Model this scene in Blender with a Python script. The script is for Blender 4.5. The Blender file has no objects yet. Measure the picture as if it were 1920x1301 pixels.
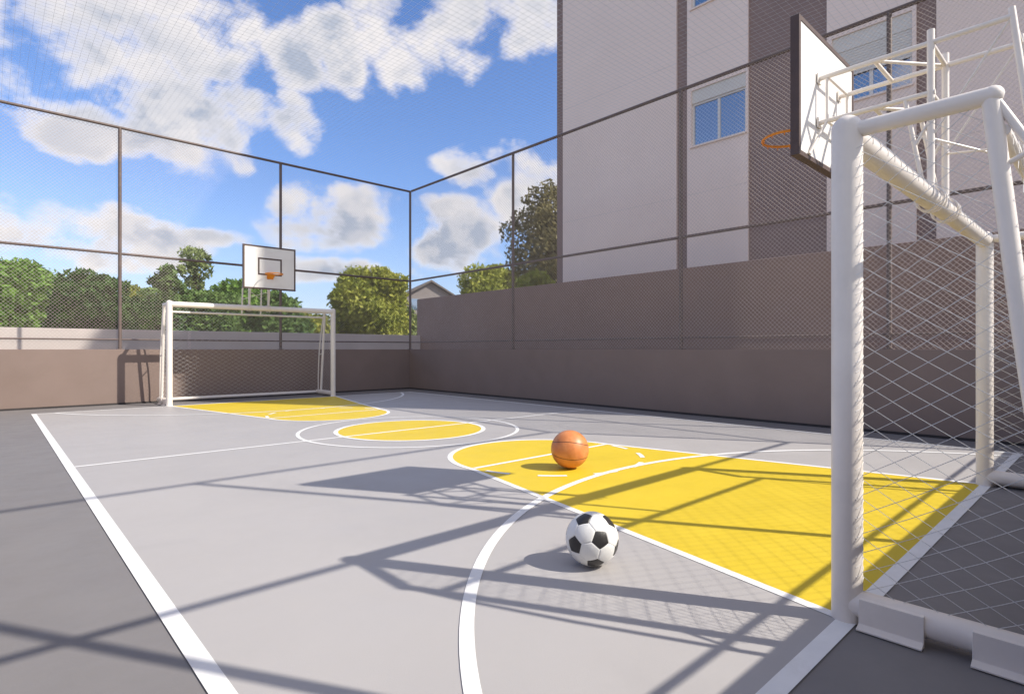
import bpy, math, random
import numpy as np
from mathutils import Vector, Matrix
R = math.radians
S = bpy.context.scene
C = S.collection

# ------------------------------------------------------------------ camera
EYE = 1.03
cam = bpy.data.objects.new('camera', bpy.data.cameras.new('camera'))
C.objects.link(cam)
cam.location = (0, 0, EYE)
cam.rotation_euler = (R(90), 0, R(-42.7))
cam.data.sensor_width = 36
cam.data.lens = 1061 / 1920 * 36
cam.data.shift_y = 0.0023
cam.data.clip_start = 0.02
cam.data.clip_end = 2000
S.camera = cam

# ------------------------------------------------------------------ light
SUN = Vector((1.12, -1.86, 1.90)).normalized()
elev = math.asin(SUN.z)
azim = math.atan2(SUN.x, SUN.y)
sl = bpy.data.lights.new('sun', 'SUN')
sl.energy = 4.3
sl.angle = R(0.6)
sl.color = (1.0, 0.93, 0.82)
so = bpy.data.objects.new('sun', sl)
C.objects.link(so)
so.rotation_euler = SUN.to_track_quat('Z', 'Y').to_euler()

S.view_settings.view_transform = 'Standard'
S.view_settings.look = 'None'
S.view_settings.gamma = 1
S.view_settings.exposure = 0.43

# world: sky texture with procedural clouds, laid out by direction
W = bpy.data.worlds.new('World')
S.world = W
W.use_nodes = True
nt = W.node_tree
nt.nodes.clear()


def NN(tree, t, **kw):
    n = tree.nodes.new(t)
    for k, v in kw.items():
        setattr(n, k, v)
    return n


class G:
    """small helper for math on sockets"""
    def __init__(s, tree):
        s.t = tree

    def put(s, sock, v):
        if isinstance(v, (int, float)):
            sock.default_value = v
        elif isinstance(v, (tuple, list)):
            sock.default_value = v
        else:
            s.t.links.new(v, sock)

    def m(s, op, a, b=None, c=None, clamp=False):
        n = NN(s.t, 'ShaderNodeMath', operation=op)
        n.use_clamp = clamp
        s.put(n.inputs[0], a)
        if b is not None:
            s.put(n.inputs[1], b)
        if c is not None:
            s.put(n.inputs[2], c)
        return n.outputs[0]

    def v(s, op, a, b=None):
        n = NN(s.t, 'ShaderNodeVectorMath', operation=op)
        s.put(n.inputs[0], a)
        if b is not None:
            s.put(n.inputs[1], b)
        return n.outputs[0]

    def sstep(s, x, lo, hi, a=0.0, b=1.0):
        n = NN(s.t, 'ShaderNodeMapRange', interpolation_type='SMOOTHSTEP')
        s.put(n.inputs['Value'], x)
        n.inputs['From Min'].default_value = lo
        n.inputs['From Max'].default_value = hi
        n.inputs['To Min'].default_value = a
        n.inputs['To Max'].default_value = b
        return n.outputs[0]

    def noise(s, vec, scale, detail=4, rough=0.5, dist=0.0):
        n = NN(s.t, 'ShaderNodeTexNoise')
        s.put(n.inputs['Vector'], vec)
        n.inputs['Scale'].default_value = scale
        n.inputs['Detail'].default_value = detail
        n.inputs['Roughness'].default_value = rough
        n.inputs['Distortion'].default_value = dist
        return n.outputs[0]

    def mix(s, f, a, b):
        n = NN(s.t, 'ShaderNodeMix', data_type='RGBA')
        s.put(n.inputs[0], f)
        s.put(n.inputs[6], a)
        s.put(n.inputs[7], b)
        return n.outputs[2]


g = G(nt)
sky = NN(nt, 'ShaderNodeTexSky', sky_type='NISHITA')
sky.sun_disc = False
sky.sun_elevation = elev
sky.sun_rotation = azim
sky.air_density = 1.0
sky.dust_density = 0.5
sky.ozone_density = 3.0
hs = NN(nt, 'ShaderNodeHueSaturation')
nt.links.new(sky.outputs[0], hs.inputs['Color'])
hs.inputs['Saturation'].default_value = 1.12
hs.inputs['Value'].default_value = 1.0
tc = NN(nt, 'ShaderNodeTexCoord')
D = tc.outputs['Generated']
sep = NN(nt, 'ShaderNodeSeparateXYZ')
nt.links.new(D, sep.inputs[0])
az = g.m('ARCTAN2', sep.outputs[0], sep.outputs[1])
el = g.m('ARCSINE', sep.outputs[2])
# cloud banks: (azimuth, elevation, half width, half height) in degrees
BANKS = [(3, 27.5, 14, 9.5), (13, 31, 8, 7), (-3, 30, 9, 9), (12, 26, 7, 5), (26, 26.5, 4, 4), (38, 31.5, 13, 6), (31, 27.5, 6, 3.5), (13, 19.5, 9, 4.2), (21.5, 20.5, 3.2, 3), (6.5, 17.5, 6, 2.4),
         (22.5, 26, 4, 3.5), (25, 12.5, 7, 3.4), (36.0, 11.4, 7, 4.2),
         (38.5, 17.8, 3.8, 2.0), (45, 15, 5, 4.6), (1, 8.8, 9, 3.2), (9, 9.2, 6, 2.6), (26, 7.5, 9, 1.4), (40, 6, 7, 2.0),
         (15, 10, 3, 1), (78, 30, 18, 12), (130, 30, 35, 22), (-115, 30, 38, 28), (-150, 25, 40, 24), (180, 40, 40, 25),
         (100, 12, 18, 5), (0, 66, 60, 18), (120, 66, 90, 22), (-120, 66, 90, 22)]  # wide banks out of view are added to brighten and warm the shade
mask = None
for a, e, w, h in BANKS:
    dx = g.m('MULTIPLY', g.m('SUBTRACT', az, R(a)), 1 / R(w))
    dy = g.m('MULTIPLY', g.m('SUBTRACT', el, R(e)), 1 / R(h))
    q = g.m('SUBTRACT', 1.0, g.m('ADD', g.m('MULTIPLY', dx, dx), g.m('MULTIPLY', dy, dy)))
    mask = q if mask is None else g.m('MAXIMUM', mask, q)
mask = g.m('MAXIMUM', mask, -1.2)
st = g.v('MULTIPLY', D, (1, 1, 1.35))


def cloud_n(vec):
    a = g.noise(vec, 8.0, 10, 0.62, 0.15)
    b = g.noise(vec, 3.0, 3, 0.5)
    wn = NN(nt, 'ShaderNodeTexNoise')
    nt.links.new(vec, wn.inputs['Vector'])
    wn.inputs['Scale'].default_value = 14
    wn.inputs['Detail'].default_value = 4
    wv = g.v('ADD', vec, g.v('MULTIPLY', g.v('SUBTRACT', wn.outputs['Color'], (.5, .5, .5)), (.10, .10, .10)))
    vo = NN(nt, 'ShaderNodeTexVoronoi', feature='F1')
    nt.links.new(wv, vo.inputs['Vector'])
    vo.inputs['Scale'].default_value = 13
    p = g.m('SUBTRACT', 0.62, vo.outputs['Distance'])
    return g.m('ADD', g.m('ADD', g.m('MULTIPLY', a, 0.62), g.m('MULTIPLY', b, 0.28)), g.m('MULTIPLY', p, 0.21))


n1 = cloud_n(st)
n2 = cloud_n(g.v('ADD', st, (0.022, -0.030, 0.075)))
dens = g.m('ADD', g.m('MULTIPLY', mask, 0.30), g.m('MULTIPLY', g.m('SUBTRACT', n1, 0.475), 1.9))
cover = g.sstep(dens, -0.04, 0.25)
thick = g.sstep(dens, 0.06, 0.36)
lit = g.sstep(g.m('SUBTRACT', n1, n2), -0.07, 0.07)
shade = g.m('MULTIPLY', thick, g.m('SUBTRACT', 1.0, g.m('MULTIPLY', lit, 0.6)), clamp=True)
body = g.m('MULTIPLY', g.sstep(g.noise(st, 4.2, 4, 0.55), 0.40, 0.66, 0.0, 0.30), g.sstep(dens, 0.06, 0.24))
shade = g.m('ADD', shade, body, clamp=True)
ccol = g.mix(shade, (5.6, 5.2, 4.9, 1), (2.4, 2.65, 3.2, 1))
haze = g.sstep(el, R(14), R(0), 0.0, 0.45)
base = g.mix(haze, g.v('MULTIPLY', hs.outputs[0], (1.0, 0.93, 1.06)), (2.6, 3.3, 4.5, 1))
cover = g.m('MULTIPLY', cover, g.sstep(el, R(0.3), R(3)))
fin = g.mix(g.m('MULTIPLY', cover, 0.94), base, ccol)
bg = NN(nt, 'ShaderNodeBackground')
nt.links.new(fin, bg.inputs[0])
bg.inputs[1].default_value = 0.15
wo = NN(nt, 'ShaderNodeOutputWorld')
nt.links.new(bg.outputs[0], wo.inputs[0])


# ------------------------------------------------------------------ materials
def mat(name, col, rough=0.6, var=0.08, scale=3.0, bump=0.0, bscale=60.0, spec=0.5, metal=0.0, dark=None, dscale=0.6, damt=0.0):
    m = bpy.data.materials.new(name)
    m.use_nodes = True
    t = m.node_tree
    b = t.nodes['Principled BSDF']
    q = G(t)
    oc = NN(t, 'ShaderNodeTexCoord').outputs['Object']
    n = q.noise(oc, scale, 6, 0.6)
    c0 = tuple(c * (1 - var) for c in col) + (1,)
    c1 = tuple(min(1, c * (1 + var)) for c in col) + (1,)
    cc = q.mix(q.sstep(n, 0.3, 0.7), c0, c1)
    if dark:
        n3 = q.noise(oc, dscale, 8, 0.65, 0.4)
        cc = q.mix(q.sstep(n3, 0.5, 0.75, 0, damt), cc, tuple(dark) + (1,))
    t.links.new(cc, b.inputs['Base Color'])
    b.inputs['Roughness'].default_value = rough
    r = q.noise(oc, scale * 2.3, 5, 0.6)
    t.links.new(q.sstep(r, 0.25, 0.75, max(0.02, rough - 0.08), min(1, rough + 0.08)), b.inputs['Roughness'])
    b.inputs['Metallic'].default_value = metal
    b.inputs['Specular IOR Level'].default_value = spec
    if bump:
        bn = NN(t, 'ShaderNodeBump')
        bn.inputs['Strength'].default_value = bump
        bn.inputs['Distance'].default_value = 0.003
        t.links.new(q.noise(oc, bscale, 6, 0.65), bn.inputs['Height'])
        t.links.new(bn.outputs[0], b.inputs['Normal'])
    return m


M = {}
M['earth'] = mat('earth', (0.16, 0.15, 0.12), 0.9, 0.2, 0.5)
M['slab'] = mat('slab', (0.198, 0.188, 0.190), 0.62, 0.04, 2.0, 0.25, 160, dark=(0.178, 0.162, 0.168), dscale=0.9, damt=0.5)
M['court'] = mat('court', (0.405, 0.39, 0.388), 0.5, 0.02, 1.2, 0.22, 180, dark=(0.365, 0.352, 0.352), dscale=0.8, damt=0.8)
M['yellow'] = mat('yellow', (0.67, 0.495, 0.028), 0.5, 0.03, 2.0, 0.22, 180, dark=(0.63, 0.455, 0.024), dscale=1.5, damt=0.5)
M['line'] = mat('line', (0.80, 0.80, 0.80), 0.55, 0.03, 9.0, 0.2, 160, dark=(0.66, 0.65, 0.64), dscale=6.0, damt=0.5)
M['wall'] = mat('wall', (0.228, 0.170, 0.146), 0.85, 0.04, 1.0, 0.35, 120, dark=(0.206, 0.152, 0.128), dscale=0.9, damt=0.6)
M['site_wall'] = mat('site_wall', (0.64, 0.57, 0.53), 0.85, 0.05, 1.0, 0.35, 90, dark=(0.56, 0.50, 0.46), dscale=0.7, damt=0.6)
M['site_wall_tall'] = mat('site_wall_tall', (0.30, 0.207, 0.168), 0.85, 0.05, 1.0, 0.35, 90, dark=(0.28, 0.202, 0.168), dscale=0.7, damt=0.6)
M['gutter'] = mat('gutter', (0.035, 0.03, 0.03), 0.8)
M['fence_steel'] = mat('fence_steel', (0.15, 0.112, 0.098), 0.5, 0.12, 8.0, spec=0.5)
M['wire'] = mat('wire', (0.54, 0.46, 0.42), 0.5, 0.05, 8.0, metal=0.0)
M['cord'] = mat('cord', (0.62, 0.62, 0.62), 0.8, 0.05, 8.0)
M['roofcord'] = mat('roofcord', (0.55, 0.57, 0.6), 0.8, 0.05, 8.0)
M['white_steel'] = mat('white_steel', (0.82, 0.76, 0.70), 0.38, 0.03, 6.0, 0.1, 40, dark=(0.72, 0.67, 0.62), dscale=7.0, damt=0.5)
M['board'] = mat('board', (0.80, 0.78, 0.75), 0.4, 0.02, 4.0, dark=(0.68, 0.64, 0.6), dscale=3.0, damt=0.5)
M['board_edge'] = mat('board_edge', (0.085, 0.052, 0.042), 0.5, 0.1, 8.0)
M['orange_steel'] = mat('orange_steel', (0.72, 0.25, 0.02), 0.45, 0.08, 10)
M['facade'] = mat('facade', (0.89, 0.735, 0.655), 0.85, 0.02, 0.6, 0.3, 70, dark=(0.85, 0.70, 0.625), dscale=0.3, damt=0.6)
M['facade_dark'] = mat('facade_dark', (0.27, 0.19, 0.17), 0.85, 0.05, 1.5, 0.4, 60)
M['joint'] = mat('joint', (0.74, 0.64, 0.59), 0.9)
M['alu'] = mat('alu', (0.72, 0.70, 0.68), 0.45, 0.03, 6)
M['slat'] = mat('slat', (0.70, 0.67, 0.62), 0.6, 0.03, 6)
M['roof'] = mat('roof', (0.16, 0.14, 0.13), 0.8, 0.1, 3)
M['housewall'] = mat('housewall', (0.26, 0.23, 0.22), 0.8, 0.05, 2)
M['bark'] = mat('bark', (0.10, 0.07, 0.05), 0.9, 0.3, 8)
M['ball_white'] = mat('ball_white', (0.80, 0.80, 0.78), 0.38, 0.02, 12, 0.25, 260, dark=(0.66, 0.65, 0.6), dscale=9, damt=0.4)
M['ball_black'] = mat('ball_black', (0.028, 0.026, 0.026), 0.36, 0.15, 12, 0.3, 260)


def glass_mat():
    m = bpy.data.materials.new('window_glass')
    m.use_nodes = True
    b = m.node_tree.nodes['Principled BSDF']
    b.inputs['Base Color'].default_value = (0.06, 0.12, 0.22, 1)
    b.inputs['Roughness'].default_value = 0.04
    b.inputs['Specular IOR Level'].default_value = 1.0
    b.inputs['IOR'].default_value = 2.4
    return m


M['glass'] = glass_mat()


def leaf_mat(name, ca, cb, trans=0.3):
    m = bpy.data.materials.new(name)
    m.use_nodes = True
    t = m.node_tree
    q = G(t)
    b = t.nodes['Principled BSDF']
    geo = NN(t, 'ShaderNodeNewGeometry')
    oc = NN(t, 'ShaderNodeTexCoord').outputs['Object']
    f = q.m('ADD', q.m('MULTIPLY', geo.outputs['Random Per Island'], 0.55), q.m('MULTIPLY', q.sstep(q.noise(oc, 0.9, 3), 0.35, 0.65), 0.45))
    col = q.mix(f, tuple(ca) + (1,), tuple(cb) + (1,))
    t.links.new(col, b.inputs['Base Color'])
    b.inputs['Roughness'].default_value = 0.6
    b.inputs['Specular IOR Level'].default_value = 0.25
    tr = NN(t, 'ShaderNodeBsdfTranslucent')
    t.links.new(col, tr.inputs[0])
    mx = NN(t, 'ShaderNodeMixShader')
    mx.inputs[0].default_value = trans
    t.links.new(b.outputs[0], mx.inputs[1])
    t.links.new(tr.outputs[0], mx.inputs[2])
    t.links.new(mx.outputs[0], t.nodes['Material Output'].inputs[0])
    return m


L_BRIGHT = leaf_mat('leaf_bright', (0.075, 0.165, 0.025), (0.26, 0.44, 0.085))
L_DARK = leaf_mat('leaf_dark', (0.025, 0.076, 0.017), (0.093, 0.187, 0.037))
L_YEL = leaf_mat('leaf_yellow', (0.170, 0.221, 0.025), (0.500, 0.500, 0.102))
L_PALE = leaf_mat('leaf_pale', (0.136, 0.187, 0.060), (0.374, 0.442, 0.170))
L_MID = leaf_mat('leaf_mid', (0.050, 0.110, 0.025), (0.20, 0.31, 0.085))
L_OLIVE = leaf_mat('leaf_olive', (0.13, 0.12, 0.05), (0.36, 0.32, 0.15), 0.4)


# ------------------------------------------------------------------ mesh helpers
class MB:
    def __init__(s):
        s.v = []
        s.f = []
        s.mi = []
        s.cur = 0

    def add(s, vs, fs):
        o = len(s.v)
        s.v += [tuple(p) for p in vs]
        s.f += [tuple(i + o for i in f) for f in fs]
        s.mi += [s.cur] * len(fs)

    def box(s, a, b):
        x0, y0, z0 = a
        x1, y1, z1 = b
        s.add([(x0, y0, z0), (x1, y0, z0), (x1, y1, z0), (x0, y1, z0), (x0, y0, z1), (x1, y0, z1), (x1, y1, z1), (x0, y1, z1)],
              [(0, 3, 2, 1), (4, 5, 6, 7), (0, 1, 5, 4), (1, 2, 6, 5), (2, 3, 7, 6), (3, 0, 4, 7)])

    def tube(s, pts, r, n=16, cap=True):
        pts = [Vector(p) for p in pts]
        rs = r if isinstance(r, (list, tuple)) else [r] * len(pts)
        rings = []
        up = None
        for i, p in enumerate(pts):
            if i == 0:
                t = pts[1] - pts[0]
            elif i == len(pts) - 1:
                t = pts[-1] - pts[-2]
            else:
                t = (pts[i + 1] - p).normalized() + (p - pts[i - 1]).normalized()
            t.normalize()
            if up is None:
                up = Vector((0, 0, 1)) if abs(t.z) < 0.9 else Vector((0, 1, 0))
            a = t.cross(up).normalized()
            b = a.cross(t).normalized()
            up = b
            rings.append([p + (a * math.cos(2 * math.pi * k / n) + b * math.sin(2 * math.pi * k / n)) * rs[i] for k in range(n)])
        vs = [q for rg in rings for q in rg]
        fs = []
        for i in range(len(pts) - 1):
            for k in range(n):
                k2 = (k + 1) % n
                fs.append((i * n + k, i * n + k2, (i + 1) * n + k2, (i + 1) * n + k))
        if cap:
            fs.append(tuple(range(n - 1, -1, -1)))
            fs.append(tuple((len(pts) - 1) * n + k for k in range(n)))
        s.add(vs, fs)

    def ball(s, c, r, n=16):
        vs = [(c[0], c[1], c[2] - r)]
        for i in range(1, n // 2):
            ph = math.pi * i / (n // 2)
            for k in range(n):
                th = 2 * math.pi * k / n
                vs.append((c[0] + r * math.sin(ph) * math.cos(th), c[1] + r * math.sin(ph) * math.sin(th), c[2] - r * math.cos(ph)))
        vs.append((c[0], c[1], c[2] + r))
        fs = []
        L = len(vs) - 1
        for k in range(n):
            k2 = (k + 1) % n
            fs.append((0, 1 + k2, 1 + k))
            fs.append((L, L - n + k, L - n + k2))
            for i in range(n // 2 - 2):
                fs.append((1 + i * n + k, 1 + i * n + k2, 1 + (i + 1) * n + k2, 1 + (i + 1) * n + k))
        s.add(vs, fs)

    def build(s, name, m, parent=None, smooth=True, loc=(0, 0, 0), bevel=0):
        me = bpy.data.meshes.new(name)
        me.from_pydata(s.v, [], s.f)
        for q in (m if isinstance(m, (list, tuple)) else [m]):
            me.materials.append(q)
        me.polygons.foreach_set('material_index', s.mi)
        if smooth:
            me.polygons.foreach_set('use_smooth', [True] * len(s.f))
            me.set_sharp_from_angle(angle=R(40))
        me.update()
        o = bpy.data.objects.new(name, me)
        C.objects.link(o)
        o.location = loc
        if parent:
            o.parent = parent
        if bevel:
            b = o.modifiers.new('bevel', 'BEVEL')
            b.width = bevel
            b.segments = 2
            b.limit_method = 'ANGLE'
        return o


def thing(name, label, cat, loc=(0, 0, 0), rz=0.0, group=None):
    o = bpy.data.objects.new(name, None)
    C.objects.link(o)
    o.location = loc
    o.rotation_euler = (0, 0, rz)
    tag(o, label, cat, group)
    return o


def tag(o, label, cat, group=None):
    o['label'] = label
    o['category'] = cat
    if group:
        o['group'] = group


def structure(o, label=None):
    o['kind'] = 'structure'
    if label:
        o['label'] = label
    return o


def copy_tree(o, parent=None):
    c = o.copy()
    C.objects.link(c)
    if parent:
        c.parent = parent
    for ch in list(o.children):
        copy_tree(ch, c)
    return c


# ------------------------------------------------------------------ dimensions
CX, MIDY = 3.99, 6.24                   # court centre
SX0, SX1 = 0.513, 7.47                  # sidelines
BY0, BY1 = 0.717, 11.76                 # goal lines
WX0, WX1, WY0, WY1 = -1.20, 8.12, -0.18, 12.78   # inner faces of the walls
WH = 1.03


def sheet(name, pts, z, m, parent=None):
    b = MB()
    b.add([(x, y, z) for x, y in pts], [tuple(range(len(pts)))])
    return b.build(name, m, parent, smooth=False)


ground = MB()
ground.add([(-400, -400, -0.02), (400, -400, -0.02), (400, 400, -0.02), (-400, 400, -0.02)], [(0, 1, 2, 3)])
structure(ground.build('ground', M['earth'], smooth=False), 'bare ground round the ball court and beyond its walls')
structure(sheet('pavement', [(WX0 - 0.2, WY0 - 0.2), (9.9, WY0 - 0.2), (9.9, 14.9), (WX0 - 0.2, 14.9)], -0.003, M['slab']),
          'dark grey run-off floor round the painted court')
court = structure(sheet('court_floor', [(SX0, BY0), (SX1, BY0), (SX1, BY1), (SX0, BY1)], 0.0, M['court']),
                  'smooth light grey painted court floor')

KH, KT, FT = 1.585, 0.94, 3.82          # key half width at goal line and at free throw line, its y


def key_outline(sgn, grow=0.0):
    """outline of key (trapezoid + half disc), sgn=+1 near half, -1 far half"""
    pts = [(CX - KH + grow, BY0 + 0.0), (CX - KT + grow, FT)]
    r = KT - grow
    for i in range(1, 40):
        a = math.pi - math.pi * i / 40
        pts.append((CX + r * math.cos(a), FT + r * math.sin(a)))
    pts += [(CX + KT - grow, FT), (CX + KH - grow, BY0)]
    if sgn < 0:
        pts = [(2 * CX - x, 2 * MIDY - y) for x, y in pts]
    return pts


def strip(b, pts, w, z, closed=False):
    """ribbon of width w centred on a polyline"""
    P = [Vector((x, y)) for x, y in pts]
    n = len(P)
    L, Rr = [], []
    for i in range(n):
        if closed:
            d0, d1 = (P[i] - P[i - 1]).normalized(), (P[(i + 1) % n] - P[i]).normalized()
        else:
            d0 = (P[i] - P[i - 1]).normalized() if i else (P[1] - P[0]).normalized()
            d1 = (P[i + 1] - P[i]).normalized() if i < n - 1 else d0
        nd = Vector((-(d0 + d1).y, (d0 + d1).x)).normalized()
        k = w / 2 / max(0.5, nd.dot(Vector((-d0.y, d0.x))))
        L.append(P[i] + nd * k)
        Rr.append(P[i] - nd * k)
    vs = [(p.x, p.y, z) for p in L] + [(p.x, p.y, z) for p in Rr]
    fs = []
    for i in range(n if closed else n - 1):
        j = (i + 1) % n
        fs.append((i, i + n, j + n, j))
    b.add(vs, fs)


def circ(cx, cy, r, a0, a1, n=64):
    return [(cx + r * math.cos(a0 + (a1 - a0) * i / n), cy + r * math.sin(a0 + (a1 - a0) * i / n)) for i in range(n + 1)]


for sg in (1, -1):
    sheet('key_area', key_outline(sg), 0.0012, M['yellow'], court)
sheet('centre_circle', circ(CX, MIDY, 0.92, 0, 2 * math.pi)[:-1], 0.0012, M['yellow'], court)

ln = MB()
strip(ln, [(SX0, BY0), (SX0, BY1), (SX1, BY1), (SX1, BY0)], 0.066, 0.0022, closed=True)
ln.build('boundary_line', M['line'], court, smooth=False)
ln = MB()
strip(ln, [(SX0 + .034, MIDY), (SX1 - .034, MIDY)], 0.05, 0.0024)
ln.build('halfway_line', M['line'], court, smooth=False)
for r, w in ((0.93, 0.055), (1.37, 0.045)):
    ln = MB()
    strip(ln, circ(CX, MIDY, r, 0, 2 * math.pi, 96)[:-1], w, 0.0028, closed=True)
    ln.build('circle_line', M['line'], court, smooth=False)
for sg in (1, -1):
    fl = (lambda p: p) if sg > 0 else (lambda p: (2 * CX - p[0], 2 * MIDY - p[1]))
    ln = MB()
    o = key_outline(1)
    o[0] = (o[0][0], BY0 + .034)
    o[-1] = (o[-1][0], BY0 + .034)
    strip(ln, [fl(p) for p in o], 0.05, 0.0024)
    ln.build('key_line', M['line'], court, smooth=False)
    ln = MB()
    strip(ln, [fl(p) for p in [(CX - KT + .03, FT), (CX + KT - .03, FT)]], 0.045, 0.0030)
    ln.build('free_throw_line', M['line'], court, smooth=False)
    ln = MB()
    for i in range(6):
        a0 = math.pi + math.pi * (i + 0.3) / 6
        strip(ln, [fl(p) for p in circ(CX, FT, KT - .03, a0, a0 + math.pi / 6 * 0.5, 6)], 0.045, 0.0033)
    ln.build('dashed_arc', M['line'], court, smooth=False)
    ln = MB()
    a = math.acos(1.27 / 3.46)
    strip(ln, [fl(p) for p in circ(CX, -0.52, 3.46, math.pi / 2 - a, math.pi / 2 + a, 96)], 0.055, 0.0037)
    ln.build('arc_line', M['line'], court, smooth=False)


# ------------------------------------------------------------------ court walls
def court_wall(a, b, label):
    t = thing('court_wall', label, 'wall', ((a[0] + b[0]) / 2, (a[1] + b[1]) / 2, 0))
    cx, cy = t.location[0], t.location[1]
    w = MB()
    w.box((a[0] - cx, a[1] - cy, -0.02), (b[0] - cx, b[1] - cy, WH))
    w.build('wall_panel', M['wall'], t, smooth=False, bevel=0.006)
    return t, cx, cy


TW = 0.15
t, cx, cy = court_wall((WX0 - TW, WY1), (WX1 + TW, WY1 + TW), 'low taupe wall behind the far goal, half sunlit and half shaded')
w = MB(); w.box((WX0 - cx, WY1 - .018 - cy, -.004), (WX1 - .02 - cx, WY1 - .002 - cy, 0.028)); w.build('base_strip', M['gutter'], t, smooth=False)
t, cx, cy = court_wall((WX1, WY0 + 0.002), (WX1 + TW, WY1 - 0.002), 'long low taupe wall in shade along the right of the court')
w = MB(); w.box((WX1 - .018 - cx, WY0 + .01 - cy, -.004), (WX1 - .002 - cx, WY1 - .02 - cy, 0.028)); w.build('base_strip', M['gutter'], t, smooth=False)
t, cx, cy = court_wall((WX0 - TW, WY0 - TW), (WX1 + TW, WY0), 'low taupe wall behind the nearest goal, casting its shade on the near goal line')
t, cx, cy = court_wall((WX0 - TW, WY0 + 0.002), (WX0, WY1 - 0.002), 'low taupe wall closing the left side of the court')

# ------------------------------------------------------------------ fences
FT_TOP, FT_MID, FT_LOW = 5.20, 2.83, 1.215


def clip_diag(w, h, c, sgn):
    """segment of line  x*sgn + z = c  clipped to [0,w]x[0,h]"""
    pts = []
    for x in (0, w):
        z = c - sgn * x
        if -1e-9 <= z <= h + 1e-9:
            pts.append((x, z))
    for z in (0, h):
        x = (c - z) * sgn
        if -1e-9 <= x <= w + 1e-9:
            pts.append((x, z))
    pts = sorted(set((round(p[0], 5), round(p[1], 5)) for p in pts))
    return (pts[0], pts[-1]) if len(pts) > 1 and pts[0] != pts[-1] else None


def fence(origin, direc, length, posts, label, pitch=0.062, wires=True):
    t = thing('mesh_fence', label, 'fence', (origin[0], origin[1], WH), group='wire fences standing on the court walls')
    dx, dy = direc
    P = lambda s, z, off=0.0: (dx * s - dy * off, dy * s + dx * off, z - WH)
    for s in posts:
        b = MB()
        b.tube([P(s, WH - 0.0), P(s, FT_TOP)], 0.03, 12)
        b.box((dx * s - .05, dy * s - .05, 0), (dx * s + .05, dy * s + .05, 0.008))
        b.build('post', M['fence_steel'], t)
    for z, r in ((FT_TOP, 0.027), (FT_MID, 0.024), (FT_LOW, 0.015)):
        b = MB()
        b.tube([P(0, z), P(length, z)], r, 12)
        b.build('rail', M['fence_steel'], t)
    b = MB()
    z0, z1 = WH + 0.004, FT_TOP - 0.02
    h = z1 - z0
    for sg in (1, -1):
        if not wires:
            break
        lo, hi = (0, length + h) if sg > 0 else (-length, h)
        k = math.ceil(lo / pitch)
        while k * pitch < hi:
            c = clip_diag(length, h, k * pitch, sg)
            if c:
                b.tube([P(c[0][0], z0 + c[0][1], 0.034 + 0.0015 * sg), P(c[1][0], z0 + c[1][1], 0.034 + 0.0015 * sg)], 0.0019, 4, cap=False)
            k += 1
    if wires:
        b.build('wire_mesh', M['wire'], t, smooth=False)
    return t


fy = WY1 + 0.06
fx = WX1 + 0.06
ny = WY0 - 0.06
lx = WX0 - 0.06
fence((lx, fy), (1, 0), fx - lx, [0, 1.80 - lx, 4.79 - lx, fx - lx], 'tall wire fence on the wall behind the far goal')
fence((fx, ny), (0, 1), fy - ny - .07, [1.98 - ny, 4.85 - ny, 8.83 - ny], 'tall wire fence on the shaded wall below the apartment building')
fence((lx, ny), (1, 0), fx - lx, [0, 1.88 - lx, 4.22 - lx, fx - lx], 'open rail fence frame behind the nearest goal, seen only by its shadow', wires=False)
fence((lx, ny + .07), (0, 1), fy - ny - .14, [3.0, 6.2, 9.4], 'tall wire fence standing on the wall along the left side')

b = MB()
pt = 0.09
i = 0
while lx + 0.05 + i * pt < fx:
    x = lx + 0.05 + i * pt
    b.tube([(x, ny, 5.228), (x, fy, 5.228)], 0.0012, 3, cap=False)
    i += 1
i = 0
while ny + 0.05 + i * pt < fy:
    y = ny + 0.05 + i * pt
    b.tube([(lx, y, 5.2316), (fx, y, 5.2316)], 0.0012, 3, cap=False)
    i += 1
o = b.build('roof_net', M['roofcord'], smooth=False)
tag(o, 'fine pale cord net stretched flat over the whole court', 'net')


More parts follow.
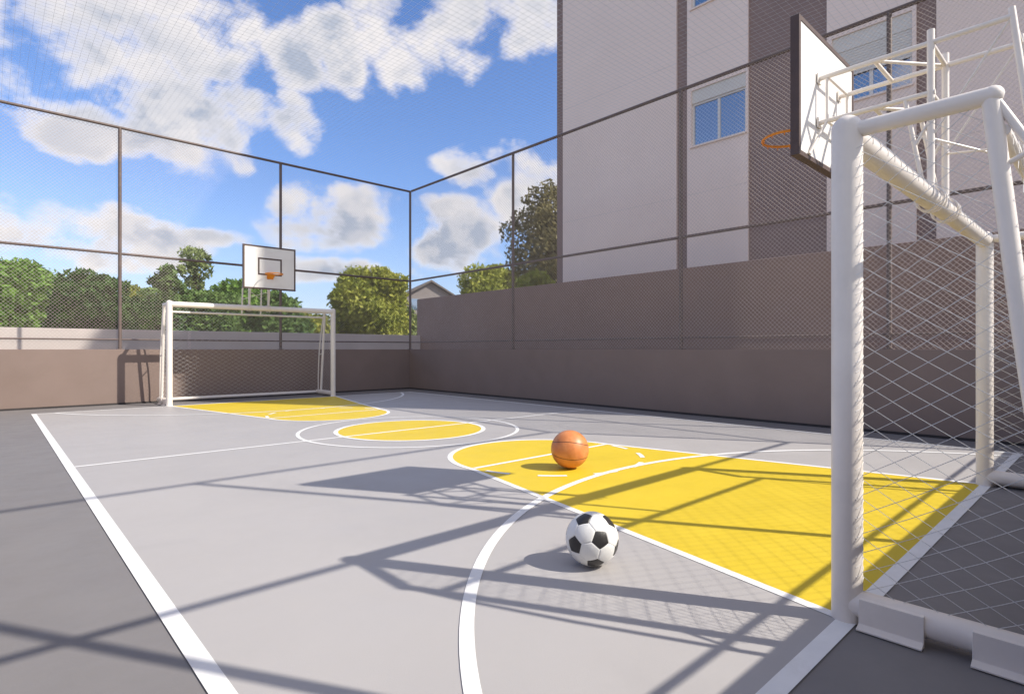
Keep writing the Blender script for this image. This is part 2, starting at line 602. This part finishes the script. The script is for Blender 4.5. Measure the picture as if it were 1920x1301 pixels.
# ------------------------------------------------------------------ goals
def goal():
    t = thing('soccer_goal', 'white steel goal with cord net in the right foreground', 'soccer goal', (CX, 0.725, 0), 0, 'white goals at both ends of the court')
    GX, TOP, RP = 1.57, 1.853, 0.053
    for s in (-1, 1):
        b = MB()
        b.tube([(s * GX, 0, 0), (s * GX, 0, 0.004), (s * GX, 0, TOP + 0.02)], RP, 32)
        b.ball((s * GX, 0, TOP + 0.02), RP * 0.998, 32)
        b.build('post', M['white_steel'], t)
        b = MB()
        b.tube([(s * GX, -0.03, TOP + 0.01), (s * GX, -0.43, TOP + 0.01)], 0.030, 20)
        b.ball((s * GX, -0.43, TOP + 0.01), 0.031, 16)
        b.build('top_bar', M['white_steel'], t)
        b = MB()
        b.tube([(s * GX, -0.425, TOP), (s * GX, -0.50, 1.10), (s * GX, -0.62, 0.07)], 0.026, 20)
        b.build('rear_leg', M['white_steel'], t)
        b = MB()
        br = [(s * GX, -0.435, TOP), (s * GX, -0.53, 1.66), (s * GX, -0.63, 1.35), (s * GX, -0.72, 0.9), (s * GX, -0.76, 0.45), (s * GX, -0.76, 0.07)]
        b.tube(br, 0.013, 12)
        lg = [(-0.44, 1.62), (-0.53, 0.95)]
        for (y0, z0), q in zip(lg, (1, 3)):
            b.tube([(s * GX, y0, z0), (s * GX, br[q][1], br[q][2])], 0.009, 8)
        b.build('rear_brace', M['white_steel'], t)
        b = MB()
        b.tube([(s * GX, -0.02, 0.068), (s * GX, -0.80, 0.068)], 0.050, 28)
        b.build('base_tube', M['white_steel'], t)
        for y0 in (-0.055, -0.385):
            b = MB()
            xo = GX + 0.046
            prof = [(xo, 0.100), (xo + 0.006, 0.100), (xo + 0.006, 0.020), (xo + 0.034, 0.010), (xo + 0.034, 0.0), (xo + 0.028, 0.0), (xo, 0.012)]
            prof = [(GX + 0.040, 0.110), (GX + 0.054, 0.106), (GX + 0.058, 0.018), (GX + 0.088, 0.008), (GX + 0.088, 0.001), (GX + 0.050, 0.001), (GX + 0.046, 0.03)]
            n = len(prof)
            vs = [(s * x, y0, z) for x, z in prof] + [(s * x, y0 - 0.20, z) for x, z in prof]
            fs = [(k, (k + 1) % n, (k + 1) % n + n, k + n) for k in range(n)] + [tuple(range(n))[::-1], tuple(range(n, 2 * n))]
            b.add(vs, fs)
            b.build('floor_bracket', M['white_steel'], t, smooth=False, bevel=0.002)
    b = MB()
    b.tube([(-GX, 0, TOP), (GX, 0, TOP)], RP * 0.98, 32)
    b.build('crossbar', M['white_steel'], t)
    b = MB()
    b.tube([(-GX, -0.455, 1.74), (GX, -0.455, 1.74)], 0.020, 16)
    b.build('rear_bar', M['white_steel'], t)
    b = MB()
    b.tube([(-GX, -0.74, 0.068), (GX, -0.74, 0.068)], 0.030, 16)
    b.build('ground_bar', M['white_steel'], t)
    # cord net: side panels, roof panel and back panel with a little sag
    b = MB()
    rnd = random.Random(4)

    def panel(p00, p10, p11, p01, w, h, pitch, sag, sagdir, r):
        q = [Vector(p) for p in (p00, p10, p11, p01)]
        for sg in (1, -1):
            lo, hi = (0, w + h) if sg > 0 else (-w, h)
            k = math.ceil(lo / pitch)
            while k * pitch < hi:
                c = clip_diag(w, h, k * pitch, sg)
                if c:
                    L = math.dist(c[0], c[1])
                    n = max(2, int(L / 0.12))
                    pts = []
                    for i in range(n + 1):
                        u = (c[0][0] + (c[1][0] - c[0][0]) * i / n) / w
                        v = (c[0][1] + (c[1][1] - c[0][1]) * i / n) / h
                        p = q[0] * (1 - u) * (1 - v) + q[1] * u * (1 - v) + q[2] * u * v + q[3] * (1 - u) * v
                        d = 16 * u * (1 - u) * v * (1 - v)
                        ww = math.sin(u * w * 3.1 + 1) * math.cos(v * h * 2.7)
                        p = p + Vector(sagdir) * (sag * d * (1 + 0.25 * ww))
                        pts.append(p)
                    b.tube(pts, r, 5, cap=False)
                k += 1
    for s in (-1, 1):
        panel((s * GX, -0.04, 0.11), (s * GX, -0.60, 0.11), (s * GX, -0.43, TOP - .02), (s * GX, -0.04, TOP - .02), 0.32, 1.75, 0.074, 0.02, (s, 0, 0), 0.0012)
    panel((-GX, -0.72, 0.10), (GX, -0.72, 0.10), (GX, -0.46, TOP - .03), (-GX, -0.46, TOP - .03), 2.0, 1.78, 0.082, 0.05, (0, -1, 0), 0.0009)
    # lacing round posts and crossbar
    for s in (-1, 1):
        for k in range(46):
            z = 0.14 + 0.0365 * k
            pts = [(s * (GX - 0.0535 * math.cos(a)), 0.0535 * math.sin(a), z + 0.05 * q / 8) for q, a in enumerate([R(-130 + 14 * m_) for m_ in range(9)])]
            b.tube(pts, 0.0012, 4, cap=False)
    for k in range(30):
        x = -GX + 0.09 + 0.1035 * k
        pts = [(x + 0.05 * q / 8, 0.0535 * math.cos(a), TOP + 0.0535 * math.sin(a)) for q, a in enumerate([R(60 + 17 * m_) for m_ in range(9)])]
        b.tube(pts, 0.0011, 4, cap=False)
    b.build('goal_net', M['cord'], t)
    return t


g1 = goal()
g2 = copy_tree(g1)
g2.location = (CX - 0.02, 11.80, 0)
g2.rotation_euler = (0, 0, math.pi)
g2['label'] = 'white steel goal with cord net standing against the far wall'


# ------------------------------------------------------------------ basketball hoops on the goals
def hoop():
    t = thing('basketball_hoop', 'white backboard seen from behind above the nearest goal, orange ring beyond it', 'basketball hoop',
              (CX, 0.725, 1.90), 0, 'basketball hoops clamped on the goals')
    Z = 1.90
    BW, z0, z1, yb = 0.493, 2.18 - Z, 3.005 - Z, 0.575
    b = MB()
    b.box((-BW + .012, yb + .004, z0 + .012), (BW - .012, yb + 0.044, z1 - .012))
    bd = b.build('backboard', M['board'], t, smooth=False)
    b = MB()
    e = 0.028
    for a, c in (((-BW, yb, z0), (BW, yb + .05, z0 + e)), ((-BW, yb, z1 - e), (BW, yb + .05, z1)),
                 ((-BW, yb, z0 + e), (-BW + e, yb + .05, z1 - e)), ((BW - e, yb, z0 + e), (BW, yb + .05, z1 - e))):
        b.box(a, c)
    b.build('edge_frame', M['board_edge'], bd, smooth=False)
    b = MB()
    w, q0, q1, e, y = 0.225, 2.45 - Z, 2.78 - Z, 0.030, yb + .044
    for a, c in (((-w, y, q0), (w, y + .002, q0 + e)), ((-w, y, q1 - e), (w, y + .002, q1)),
                 ((-w, y, q0 + e), (-w + e, y + .002, q1 - e)), ((w - e, y, q0 + e), (w, y + .002, q1 - e))):
        b.box(a, c)
    b.build('target_square', M['board_edge'], bd, smooth=False)
    zr = 2.462 - Z
    b = MB()
    rr, yc = 0.155, yb + 0.05 + 0.055 + 0.155
    for dz in (0.0,):
        pts = [(rr * math.cos(a), yc + rr * math.sin(a), zr + dz) for a in [2 * math.pi * k / 48 for k in range(48)]]
        b.tube(pts + [pts[0], pts[1]], 0.0085, 10, cap=False)
    for k in range(12):
        a = 2 * math.pi * (k + .5) / 12
        b.tube([(rr * math.cos(a), yc + rr * math.sin(a), zr - .008), (rr * math.cos(a) * 0.985, yc + rr * math.sin(a) * .985, zr - .024)], 0.003, 6)
    b.box((-0.06, yb + .046, zr - 0.085), (0.06, yb + 0.056, zr + 0.03))
    b.add([(-.055, yb + .056, zr + .008), (.055, yb + .056, zr + .008), (.07, yc - rr + .03, zr + .008), (-.07, yc - rr + .03, zr + .008),
           (-.055, yb + .056, zr - .07), (.055, yb + .056, zr - .07), (.07, yc - rr + .03, zr - .002), (-.07, yc - rr + .03, zr - .002)],
          [(0, 3, 2, 1), (4, 5, 6, 7), (0, 1, 5, 4), (1, 2, 6, 5), (2, 3, 7, 6), (3, 0, 4, 7)])
    b.build('ring', M['orange_steel'], t)
    ZA, ZB = 2.715 - Z, 2.44 - Z
    for s in (-1, 1):
        x = 0.185 * s
        for z in (ZA, ZB):
            b = MB()
            b.tube([(x, yb - 0.002, z), (x, -0.335 if z == ZA else -0.02, z)], 0.0145, 14)
            b.box((x - .03, yb - .008, z - .03), (x + .03, yb - .001, z + .03))
            b.build('arm', M['white_steel'], t)
        b = MB()
        b.tube([(x, 0.0, 0.005), (x, 0.0, 2.785 - Z)], 0.0185, 14)
        b.build('upright', M['white_steel'], t)
        b = MB()
        b.tube([(x, 0.03, 0.0), (x, 0.12, ZB)], 0.012, 12)
        b.tube([(x, 0.07, 2.17 - Z), (x, 0.0, 2.30 - Z)], 0.009, 10)
        b.build('front_strut', M['white_steel'], t)
        b = MB()
        b.tube([(x, -0.335, 2.76 - Z), (x, -0.445, 1.755 - Z)], 0.0155, 12)
        b.build('rear_upright', M['white_steel'], t)
        b = MB()
        b.tube([(x, -0.33, ZA - .01), (x, 0.0, 2.19 - Z)], 0.006, 8)
        b.tube([(x, 0.0, 2.19 - Z), (-x, -0.37, 2.05 - Z)], 0.006, 8)
        b.build('brace_rod', M['white_steel'], t)
        b = MB()
        for yy in (-0.0,):
            for dx in (-.028, .028):
                c = [(x + dx, 0.066 * math.cos(a), -0.047 + 0.066 * math.sin(a)) for a in [2 * math.pi * k / 24 for k in range(24)]]
                b.tube(c + [c[0], c[1]], 0.005, 8, cap=False)
        b.build('clamp', M['white_steel'], t)
    b = MB()
    b.tube([(-0.185, yb - .05, ZA), (-0.185, yb - .05, ZB)], 0.009, 10)
    b.tube([(0.185, yb - .05, ZA), (0.185, yb - .05, ZB)], 0.009, 10)
    b.tube([(-0.185, yb - .05, ZA), (0.185, yb - .05, ZA)], 0.009, 10)
    b.tube([(-0.185, yb - .05, ZB), (0.185, yb - .05, ZB)], 0.009, 10)
    b.tube([(-0.185, yb - .05, ZB), (-0.35, yb - .004, z0 + .03)], 0.009, 10)
    b.tube([(0.185, yb - .05, ZB), (0.35, yb - .004, z0 + .03)], 0.009, 10)
    b.build('board_bracket', M['white_steel'], t)
    for (y, z) in ((0.0, ZA), (0.0, ZB), (0.27, ZA), (0.27, ZB), (-.335, ZA)):
        b = MB()
        b.tube([(-0.185, y, z), (0.185, y, z)], 0.012, 12)
        b.build('cross_tie', M['white_steel'], t)
    for z in (ZA, ZB):
        b = MB()
        b.tube([(-.185, 0.27, z), (.185, 0.0, z)], 0.010, 10)
        b.build('cross_brace', M['white_steel'], t)
    return t


h1 = hoop()
h2 = copy_tree(h1)
h2.location = (CX - 0.02, 11.80, 1.90)
h2.rotation_euler = (0, 0, math.pi)
h2['label'] = 'backboard facing the court above the far goal, black square and orange ring'


# ------------------------------------------------------------------ balls
def soccer_ball(loc, rad):
    phi = (1 + 5 ** .5) / 2
    V = [Vector(p).normalized() for p in [(-1, phi, 0), (1, phi, 0), (-1, -phi, 0), (1, -phi, 0), (0, -1, phi), (0, 1, phi), (0, -1, -phi), (0, 1, -phi),
                                          (phi, 0, -1), (phi, 0, 1), (-phi, 0, -1), (-phi, 0, 1)]]
    F = [(0, 11, 5), (0, 5, 1), (0, 1, 7), (0, 7, 10), (0, 10, 11), (1, 5, 9), (5, 11, 4), (11, 10, 2), (10, 7, 6), (7, 1, 8),
         (3, 9, 4), (3, 4, 2), (3, 2, 6), (3, 6, 8), (3, 8, 9), (4, 9, 5), (2, 4, 11), (6, 2, 10), (8, 6, 7), (9, 8, 1)]
    cut = lambda a, b: V[a] * (2 / 3) + V[b] * (1 / 3)
    polys = []
    for i in range(12):
        nb = [j for j in range(12) if j != i and V[i].dot(V[j]) > 0.4]
        ax = V[i]
        u = (V[nb[0]] - ax * V[nb[0]].dot(ax)).normalized()
        w = ax.cross(u)
        nb.sort(key=lambda j: math.atan2(V[j].dot(w), V[j].dot(u)))
        polys.append(([cut(i, j) for j in nb], 1))
    for a, b_, c in F:
        polys.append(([cut(a, b_), cut(b_, a), cut(b_, c), cut(c, b_), cut(c, a), cut(a, c)], 0))
    b = MB()
    N = 12
    for P, mi in polys:
        b.cur = mi
        cen = sum(P, Vector()) / len(P)
        if (P[1] - P[0]).cross(P[2] - P[1]).dot(cen) < 0:
            P = P[::-1]
        for k in range(len(P)):
            A, B = P[k], P[(k + 1) % len(P)]
            idx, vs, fs = {}, [], []
            for i in range(N + 1):
                for j in range(N + 1 - i):
                    wa, wb = i / N, j / N
                    tt = wa + wb
                    p = (cen * (1 - tt) + A * wa + B * wb).normalized()
                    e = max(0, (tt - 0.90) / 0.10)
                    p = p * rad * (1 - 0.022 * e * e)
                    idx[i, j] = len(vs)
                    vs.append(p)
            for i in range(N):
                for j in range(N - i):
                    fs.append((idx[i, j], idx[i + 1, j], idx[i, j + 1]))
                    if i + j < N - 1:
                        fs.append((idx[i + 1, j], idx[i + 1, j + 1], idx[i, j + 1]))
            b.add(vs, fs)
    o = b.build('soccer_ball', [M['ball_white'], M['ball_black']])
    bm = None
    # turn the ball so three black panels sit where the photo shows them
    c = Vector(loc)
    to = (Vector((0, 0, EYE)) - c).normalized()
    rt = Vector((0, 0, 1)).cross(to).normalized()
    up = to.cross(rt)
    tgt = [rt * x + up * y + to * z for x, y, z in ((.33, -.08, .94), (-.36, .74, .57), (-.65, -.26, .71))]
    src = [V[F[0][0]], V[F[0][1]], V[F[0][2]]]
    if src[0].cross(src[1]).dot(src[2]) * tgt[0].cross(tgt[1]).dot(tgt[2]) < 0:
        src = [src[0], src[2], src[1]]
    A = np.array([list(s) for s in src]).T @ np.array([list(s) for s in tgt])
    U, _, Vt = np.linalg.svd(A)
    d = np.sign(np.linalg.det(Vt.T @ U.T))
    Rm = Vt.T @ np.diag([1, 1, d]) @ U.T
    o.rotation_mode = 'QUATERNION'
    o.rotation_quaternion = Matrix(Rm.tolist()).to_quaternion()
    o.location = loc
    tag(o, 'white soccer ball with black pentagons resting on the grey floor', 'soccer ball')


soccer_ball((2.116, 1.729, 0.1265), 0.1255)


def basketball(loc, rad):
    m = bpy.data.materials.new('basketball_rubber')
    m.use_nodes = True
    t = m.node_tree
    q = G(t)
    b = t.nodes['Principled BSDF']
    oc = NN(t, 'ShaderNodeTexCoord').outputs['Object']
    nrm = q.v('NORMALIZE', oc)
    s = NN(t, 'ShaderNodeSeparateXYZ')
    t.links.new(nrm, s.inputs[0])
    x, y, z = s.outputs
    d2 = q.m("ABSOLUTE", x)
    # the two side ovals
    ay = q.m('ABSOLUTE', y)
    d3 = q.m('ABSOLUTE', q.m('SUBTRACT', q.m('SUBTRACT', ay, q.m('MULTIPLY', q.m('MULTIPLY', x, x), 0.18)), 0.30))
    d = q.m('MINIMUM', d2, d3)
    seam = q.sstep(d, 0.012, 0.024, 1.0, 0.0)
    base = q.mix(q.sstep(q.noise(oc, 14, 5), .3, .7), (0.56, 0.19, 0.06, 1), (0.68, 0.26, 0.09, 1))
    t.links.new(q.mix(seam, base, (0.10, 0.04, 0.02, 1)), b.inputs['Base Color'])
    b.inputs['Roughness'].default_value = 0.42
    vor = NN(t, 'ShaderNodeTexVoronoi')
    vor.inputs['Scale'].default_value = 190
    t.links.new(oc, vor.inputs['Vector'])
    hgt = q.m('SUBTRACT', q.m('MULTIPLY', vor.outputs['Distance'], -0.15), q.m('MULTIPLY', seam, 1.2))
    bn = NN(t, 'ShaderNodeBump')
    bn.inputs['Strength'].default_value = 0.6
    bn.inputs['Distance'].default_value = 0.003
    t.links.new(hgt, bn.inputs['Height'])
    t.links.new(bn.outputs[0], b.inputs['Normal'])
    mb = MB()
    mb.ball((0, 0, 0), rad, 96)
    o = mb.build('basketball', m, loc=loc)
    to = (Vector((0, 0, EYE)) - Vector(loc)).normalized()
    yy = Vector((0.10, -0.02, 1)).normalized()
    xx = (to - yy * to.dot(yy)).normalized()
    zz = xx.cross(yy)
    o.rotation_mode = 'QUATERNION'
    o.rotation_quaternion = (Matrix((xx, yy, zz)).transposed()).to_quaternion()
    tag(o, 'orange basketball with dark seams resting on the yellow key', 'basketball')


basketball((3.69, 3.26, 0.167), 0.163)

# ------------------------------------------------------------------ boundary walls beyond the court
BWY, BWX = 15.1, 10.0
b = MB()
b.box((-25, BWY, -0.02), (BWX - .002, BWY + 0.2, 1.47))
o = thing('boundary_wall', 'pale low boundary wall behind the far fence, in front of the trees', 'wall', (-7.5, BWY, 0))
p = b.build('wall_panel', M['site_wall'], o, smooth=False, bevel=0.01)
p.location = (7.5, -BWY, 0)
b = MB()
for xx in (-11.6, -8.1, -4.6, -1.1 + .03, 2.4, 5.9):
    b.box((xx + 7.5 + 1.05, -0.012, 0), (xx + 7.5 + 1.12, -0.002, 1.465))
b.build('joint_strip', M['joint'], o, smooth=False)
b = MB()
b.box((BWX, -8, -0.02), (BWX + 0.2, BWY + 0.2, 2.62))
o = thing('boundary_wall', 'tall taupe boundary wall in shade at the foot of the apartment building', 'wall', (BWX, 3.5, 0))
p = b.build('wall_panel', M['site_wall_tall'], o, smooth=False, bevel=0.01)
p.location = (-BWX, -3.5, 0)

# ------------------------------------------------------------------ apartment building
XB, YN, YF, BH, BD = 12.0, -2.5, 11.14, 18.7, 11.0
ap = thing('apartment_building', 'tall pale apartment block with dark vertical bands beyond the right fence', 'building', (XB, 4.3, 0))


def bpart(b, name, m, parent=None, smooth=False, bevel=0.0):
    o = b.build(name, m, parent or ap, smooth=smooth, bevel=bevel)
    if parent is None:
        o.location = (-XB, -4.3, 0)
    return o


bands = [(10.87, 11.14), (6.96, 7.24), (3.95, 5.51), (2.21, 2.50)]
solid = [(7.24, 10.87), (5.51, 6.96), (2.50, 3.95), (YN, 2.21)]
wins = [(5.56, 6.85), (2.56, 3.86)]
sills = [5.73 + 3.2 * k for k in range(4)]
WHT = 1.0
BOX = 0.30
b = MB()
b.box((XB + 0.30, YN, -0.02), (XB + BD, YF, BH))        # core of the block, set back behind the skin
for y0, y1 in solid:
    w = [q for q in wins if q[0] >= y0 and q[1] <= y1]
    if not w:
        b.box((XB, y0, -0.02), (XB + 0.298, y1, BH))
        continue
    a0, a1 = w[0]
    z = -0.02
    b.box((XB, y0, -0.02), (XB + 0.298, a0, BH))
    b.box((XB, a1, -0.02), (XB + 0.298, y1, BH))
    for sz in sills:
        b.box((XB, a0, z), (XB + 0.298, a1, sz))
        z = sz + WHT + BOX
    b.box((XB, a0, z), (XB + 0.298, a1, BH))
bpart(b, 'wall', M['facade'])
for y0, y1 in bands:
    b = MB()
    b.box((XB + 0.05, y0 + .001, -0.02), (XB + 0.297, y1 - .001, BH - .01))
    bpart(b, 'dark_band', M['facade_dark'])
for y0, y1 in solid:
    for k in range(5):
        b = MB()
        z = 4.62 + 3.2 * k
        b.box((XB - 0.0015, y0 + .01, z), (XB + 0.002, y1 - .01, z + 0.012))
        bpart(b, 'floor_joint', M['joint'])
b = MB()
b.box((XB - 0.05, YN - .05, BH), (XB + BD + .05, YF + .05, BH + 0.12))
bpart(b, 'parapet', M['facade_dark'])
for wi, (a0, a1) in enumerate(wins):
    for si, sz in enumerate(sills):
        drop = 0.52 if wi == 1 else (0.0 if si != 2 else 0.35)
        fr = MB()
        X0, X1 = XB + 0.06, XB + 0.13
        f = 0.045
        fr.box((X0, a0, sz), (X1, a1, sz + f))
        fr.box((X0, a0, sz + WHT - f), (X1, a1, sz + WHT))
        fr.box((X0, a0, sz + f), (X1, a0 + f, sz + WHT - f))
        fr.box((X0, a1 - f, sz + f), (X1, a1, sz + WHT - f))
        mid = (a0 + a1) / 2
        fr.box((X0 + .008, mid - 0.03, sz + f), (X1 - .008, mid + 0.03, sz + WHT - f))
        w = bpart(fr, 'window', M['alu'])
        for q0, q1 in ((a0 + f, mid - .03), (mid + .03, a1 - f)):
            p = MB()
            p.box((X0 + .025, q0, sz + f), (X0 + .035, q1, sz + WHT - f))
            p.build('pane', M['glass'], w, smooth=False)
        p = MB()
        p.box((X0 - .03, a0, sz + WHT + .001), (X1, a1, sz + WHT + BOX - .001))
        p.build('shutter_box', M['slat'], w, smooth=False)
        if drop:
            p = MB()
            n = int(drop / 0.05)
            for k in range(n):
                zt = sz + WHT - 0.002 - k * 0.05
                p.box((X0 - .018, a0 + .004, zt - 0.045), (X0 - .004, a1 - .004, zt))
            p.build('roller_shutter', M['slat'], w, smooth=False)
        p = MB()
        p.box((XB - 0.035, a0 - .03, sz - 0.035), (XB + 0.06, a1 + .03, sz - 0.001))
        p.build('sill', M['facade'], w, smooth=False)

# ------------------------------------------------------------------ house far behind
FWD = Vector((0.6782, 0.7349, 0))
RGT = Vector((0.7349, -0.6782, 0))


def at(px, dist):
    """ground point at a bearing (photo column) and distance along the view"""
    return FWD * dist + RGT * ((px - 960) / 1061 * dist)


hp = at(790, 62)
hz = lambda v, d: EYE + (655 - v) / 1061 * d
ho = thing('house', 'small distant house with grey gabled roof behind the corner of the court', 'house', hp, R(-20))
b = MB()
e = hz(562, 62)
rdg = hz(537, 62)
b.box((-2.6, -4, -0.02), (2.6, 4, e))
b.add([(-2.6, -4, e), (2.6, -4, e), (0, -4, rdg), (-2.6, 4, e), (2.6, 4, e), (0, 4, rdg)], [(0, 1, 2), (3, 5, 4)])
b.build('wall', M['housewall'], ho, smooth=False)
b = MB()
for s in (-1, 1):
    k = (rdg - e) / 2.6
    xo = 3.0
    b.add([(0, -4.4, rdg + .02), (s * xo, -4.4, e - .4 * k + .02), (s * xo, 4.4, e - .4 * k + .02), (0, 4.4, rdg + .02),
           (0, -4.4, rdg + .22), (s * xo, -4.4, e - .4 * k + .18), (s * xo, 4.4, e - .4 * k + .18), (0, 4.4, rdg + .22)],
          [(0, 1, 2, 3), (4, 7, 6, 5), (0, 4, 5, 1), (1, 5, 6, 2), (2, 6, 7, 3)])
b.build('roof', M['roof'], ho, smooth=False)
for xx in (-1.5, 1.0):
    b = MB()
    b.box((xx - .5, -4.04, e - 1.4), (xx + .5, -3.99, e - .3))
    b.build('window', M['glass'], ho, smooth=False)


# ------------------------------------------------------------------ trees
def tree(px, dist, top, wpx, leafm, label, seed, dens=1.0, base=1.0, lobes=9, leaf=0.16, shape='round', name='tree'):
    """px,top,wpx: bearing, crown top and crown width as angles in photo pixels at that distance"""
    rnd = np.random.RandomState(seed)
    s = dist / 1061
    loc = at(px, dist)
    H = EYE + (655 - top) * s
    Wd = wpx * s * 1.3
    o = thing(name, label, 'tree', loc, 0, 'trees beyond the boundary wall')
    # lobes
    L = []
    c0 = base
    for k in range(lobes):
        f = (k + 0.5) / lobes
        z = c0 + (H - c0) * f
        if shape == 'round':
            env = math.sqrt(max(0.05, 1 - (2 * f - 0.85) ** 2 * 0.75))
        elif shape == 'tall':
            env = 0.75 + 0.25 * math.sin(f * 9)
        else:
            env = 1.0 - 0.55 * f
        ang = k * 2.4 + rnd.rand()
        rr = Wd / 2 * env
        lr = rr * (0.50 + 0.22 * rnd.rand())
        off = max(0.0, rr - lr) * (0.5 + 0.5 * rnd.rand())
        zz = min(z, H - lr * 0.75)
        L.append((math.cos(ang) * off, math.sin(ang) * off, zz, lr))
        ang += 2.9
        L.append((math.cos(ang) * off, math.sin(ang) * off, zz - lr * .2, lr * .85))
    # second tier of small lobes on the outline
    n0 = len(L)
    for k in range(lobes * 5):
        bx, by, bz, br = L[rnd.randint(n0)]
        d = rnd.normal(size=3)
        d /= np.linalg.norm(d)
        d[2] = abs(d[2]) * .9
        q = br * (0.16 + .26 * rnd.rand())
        L.append((bx + d[0] * br * 1.0, by + d[1] * br * 1.0, min(bz + d[2] * br * .8, H - q * .5), q))
    P = []
    for (x, y, z, r) in L:
        n = int(520 * dens * (r / 1.0) ** 2 * (0.16 / leaf) ** 1.4) + 20
        d = rnd.normal(size=(n, 3))
        d /= np.linalg.norm(d, axis=1)[:, None]
        rad = r * (0.55 + 0.45 * rnd.rand(n) ** 0.5) * (0.9 + .25 * rnd.rand(n))
        q = d * rad[:, None]
        q[:, 2] *= 0.85
        P.append(q + np.array([x, y, z]))
    P = np.vstack(P)
    P = P[P[:, 2] > 0.25]
    n = len(P)
    nr = rnd.normal(size=(n, 3))
    nr /= np.linalg.norm(nr, axis=1)[:, None]
    tv = np.cross(nr, rnd.normal(size=(n, 3)))
    tv /= np.linalg.norm(tv, axis=1)[:, None]
    bv = np.cross(nr, tv)
    sz = leaf * (0.55 + 0.9 * rnd.rand(n))[:, None]
    tip = P + tv * sz
    bot = P - tv * sz
    sd = bv * sz * 0.45
    verts = np.stack([bot, P + sd, tip, P - sd], axis=1).reshape(-1, 3)
    me = bpy.data.meshes.new('crown')
    me.from_pydata(verts.tolist(), [], np.arange(4 * n).reshape(-1, 4).tolist())
    me.materials.append(leafm)
    c = bpy.data.objects.new('crown', me)
    C.objects.link(c)
    c.parent = o
    b = MB()
    tr = 0.035 * H
    b.tube([(0, 0, -.05), (0.03 * H * .3, 0, H * .25), (-.02 * H, .02 * H, H * .55), (0.0, 0, H * .86)], [tr, tr * .8, tr * .5, tr * .12], 10)
    for (x, y, z, r) in L[:n0]:
        z0 = max(0.4, z * 0.55)
        b.tube([(0, 0, z0), (x * .5, y * .5, (z0 + z) / 2), (x, y, z)], [tr * .4, tr * .25, tr * .08], 6)
    b.build('trunk', M['bark'], o)
    return o


T = [
    (35, 27, 490, 175, L_BRIGHT, 'bright green leafy tree at the left edge of the photo', 'round', 1.1, .15),
    (168, 23, 508, 125, L_DARK, 'dark green rounded tree beside the bright one at the left', 'round', 1.1, .13),
    (252, 34, 538, 75, L_YEL, 'pale yellow-green tree peeping between dark crowns, left of the goal', 'round', 1.0, .17),
    (285, 26, 562, 110, L_DARK, 'low dark green bush above the far goal left post', 'round', 1.1, .13),
    (312, 27, 500, 80, L_MID, 'mid green bushy tree just left of the tall pale tree', 'round', 1.1, .14),
    (366, 30, 464, 58, L_PALE, 'tall narrow pale tree rising highest over the far goal', 'tall', .65, .13),
    (385, 28, 548, 120, L_MID, 'low green bush behind the far goal crossbar', 'round', 1.1, .14),
    (448, 31, 530, 130, L_BRIGHT, 'light green rounded tree left of the far backboard', 'round', 1.1, .15),
    (510, 31, 552, 110, L_MID, 'green bush directly below the far backboard', 'round', 1.1, .14),
    (585, 34, 592, 90, L_YEL, 'short yellowish shrub behind the right half of the far goal', 'round', 1.0, .12),
    (693, 36, 505, 140, L_YEL, 'large rounded yellow-green tree right of the far goal', 'round', 1.2, .14),
    (755, 40, 575, 60, L_PALE, 'small pale green tree at the court corner, before the house', 'round', 1.0, .14),
    (925, 42, 500, 145, L_YEL, 'low yellow-green tree over the tall wall, left of the dark tree', 'round', 1.1, .14),
    (1008, 25, 512, 90, L_YEL, 'yellow-green bush at the foot of the dark tree by the building', 'round', 1.1, .14),
]
for i, (px, d, top, w, lm, lab, sh, dn, lf) in enumerate(T):
    tree(px, d, top, w, lm, lab, 11 + i, dens=dn, leaf=lf, shape=sh, base=0.9, lobes=(7 if sh == 'tall' else 8))
tree(1034, 31, 350, 165, L_OLIVE, 'tall dark olive tree with gappy crown beside the building corner', 77, dens=0.30, leaf=.12, shape='round', base=2.6, lobes=11)
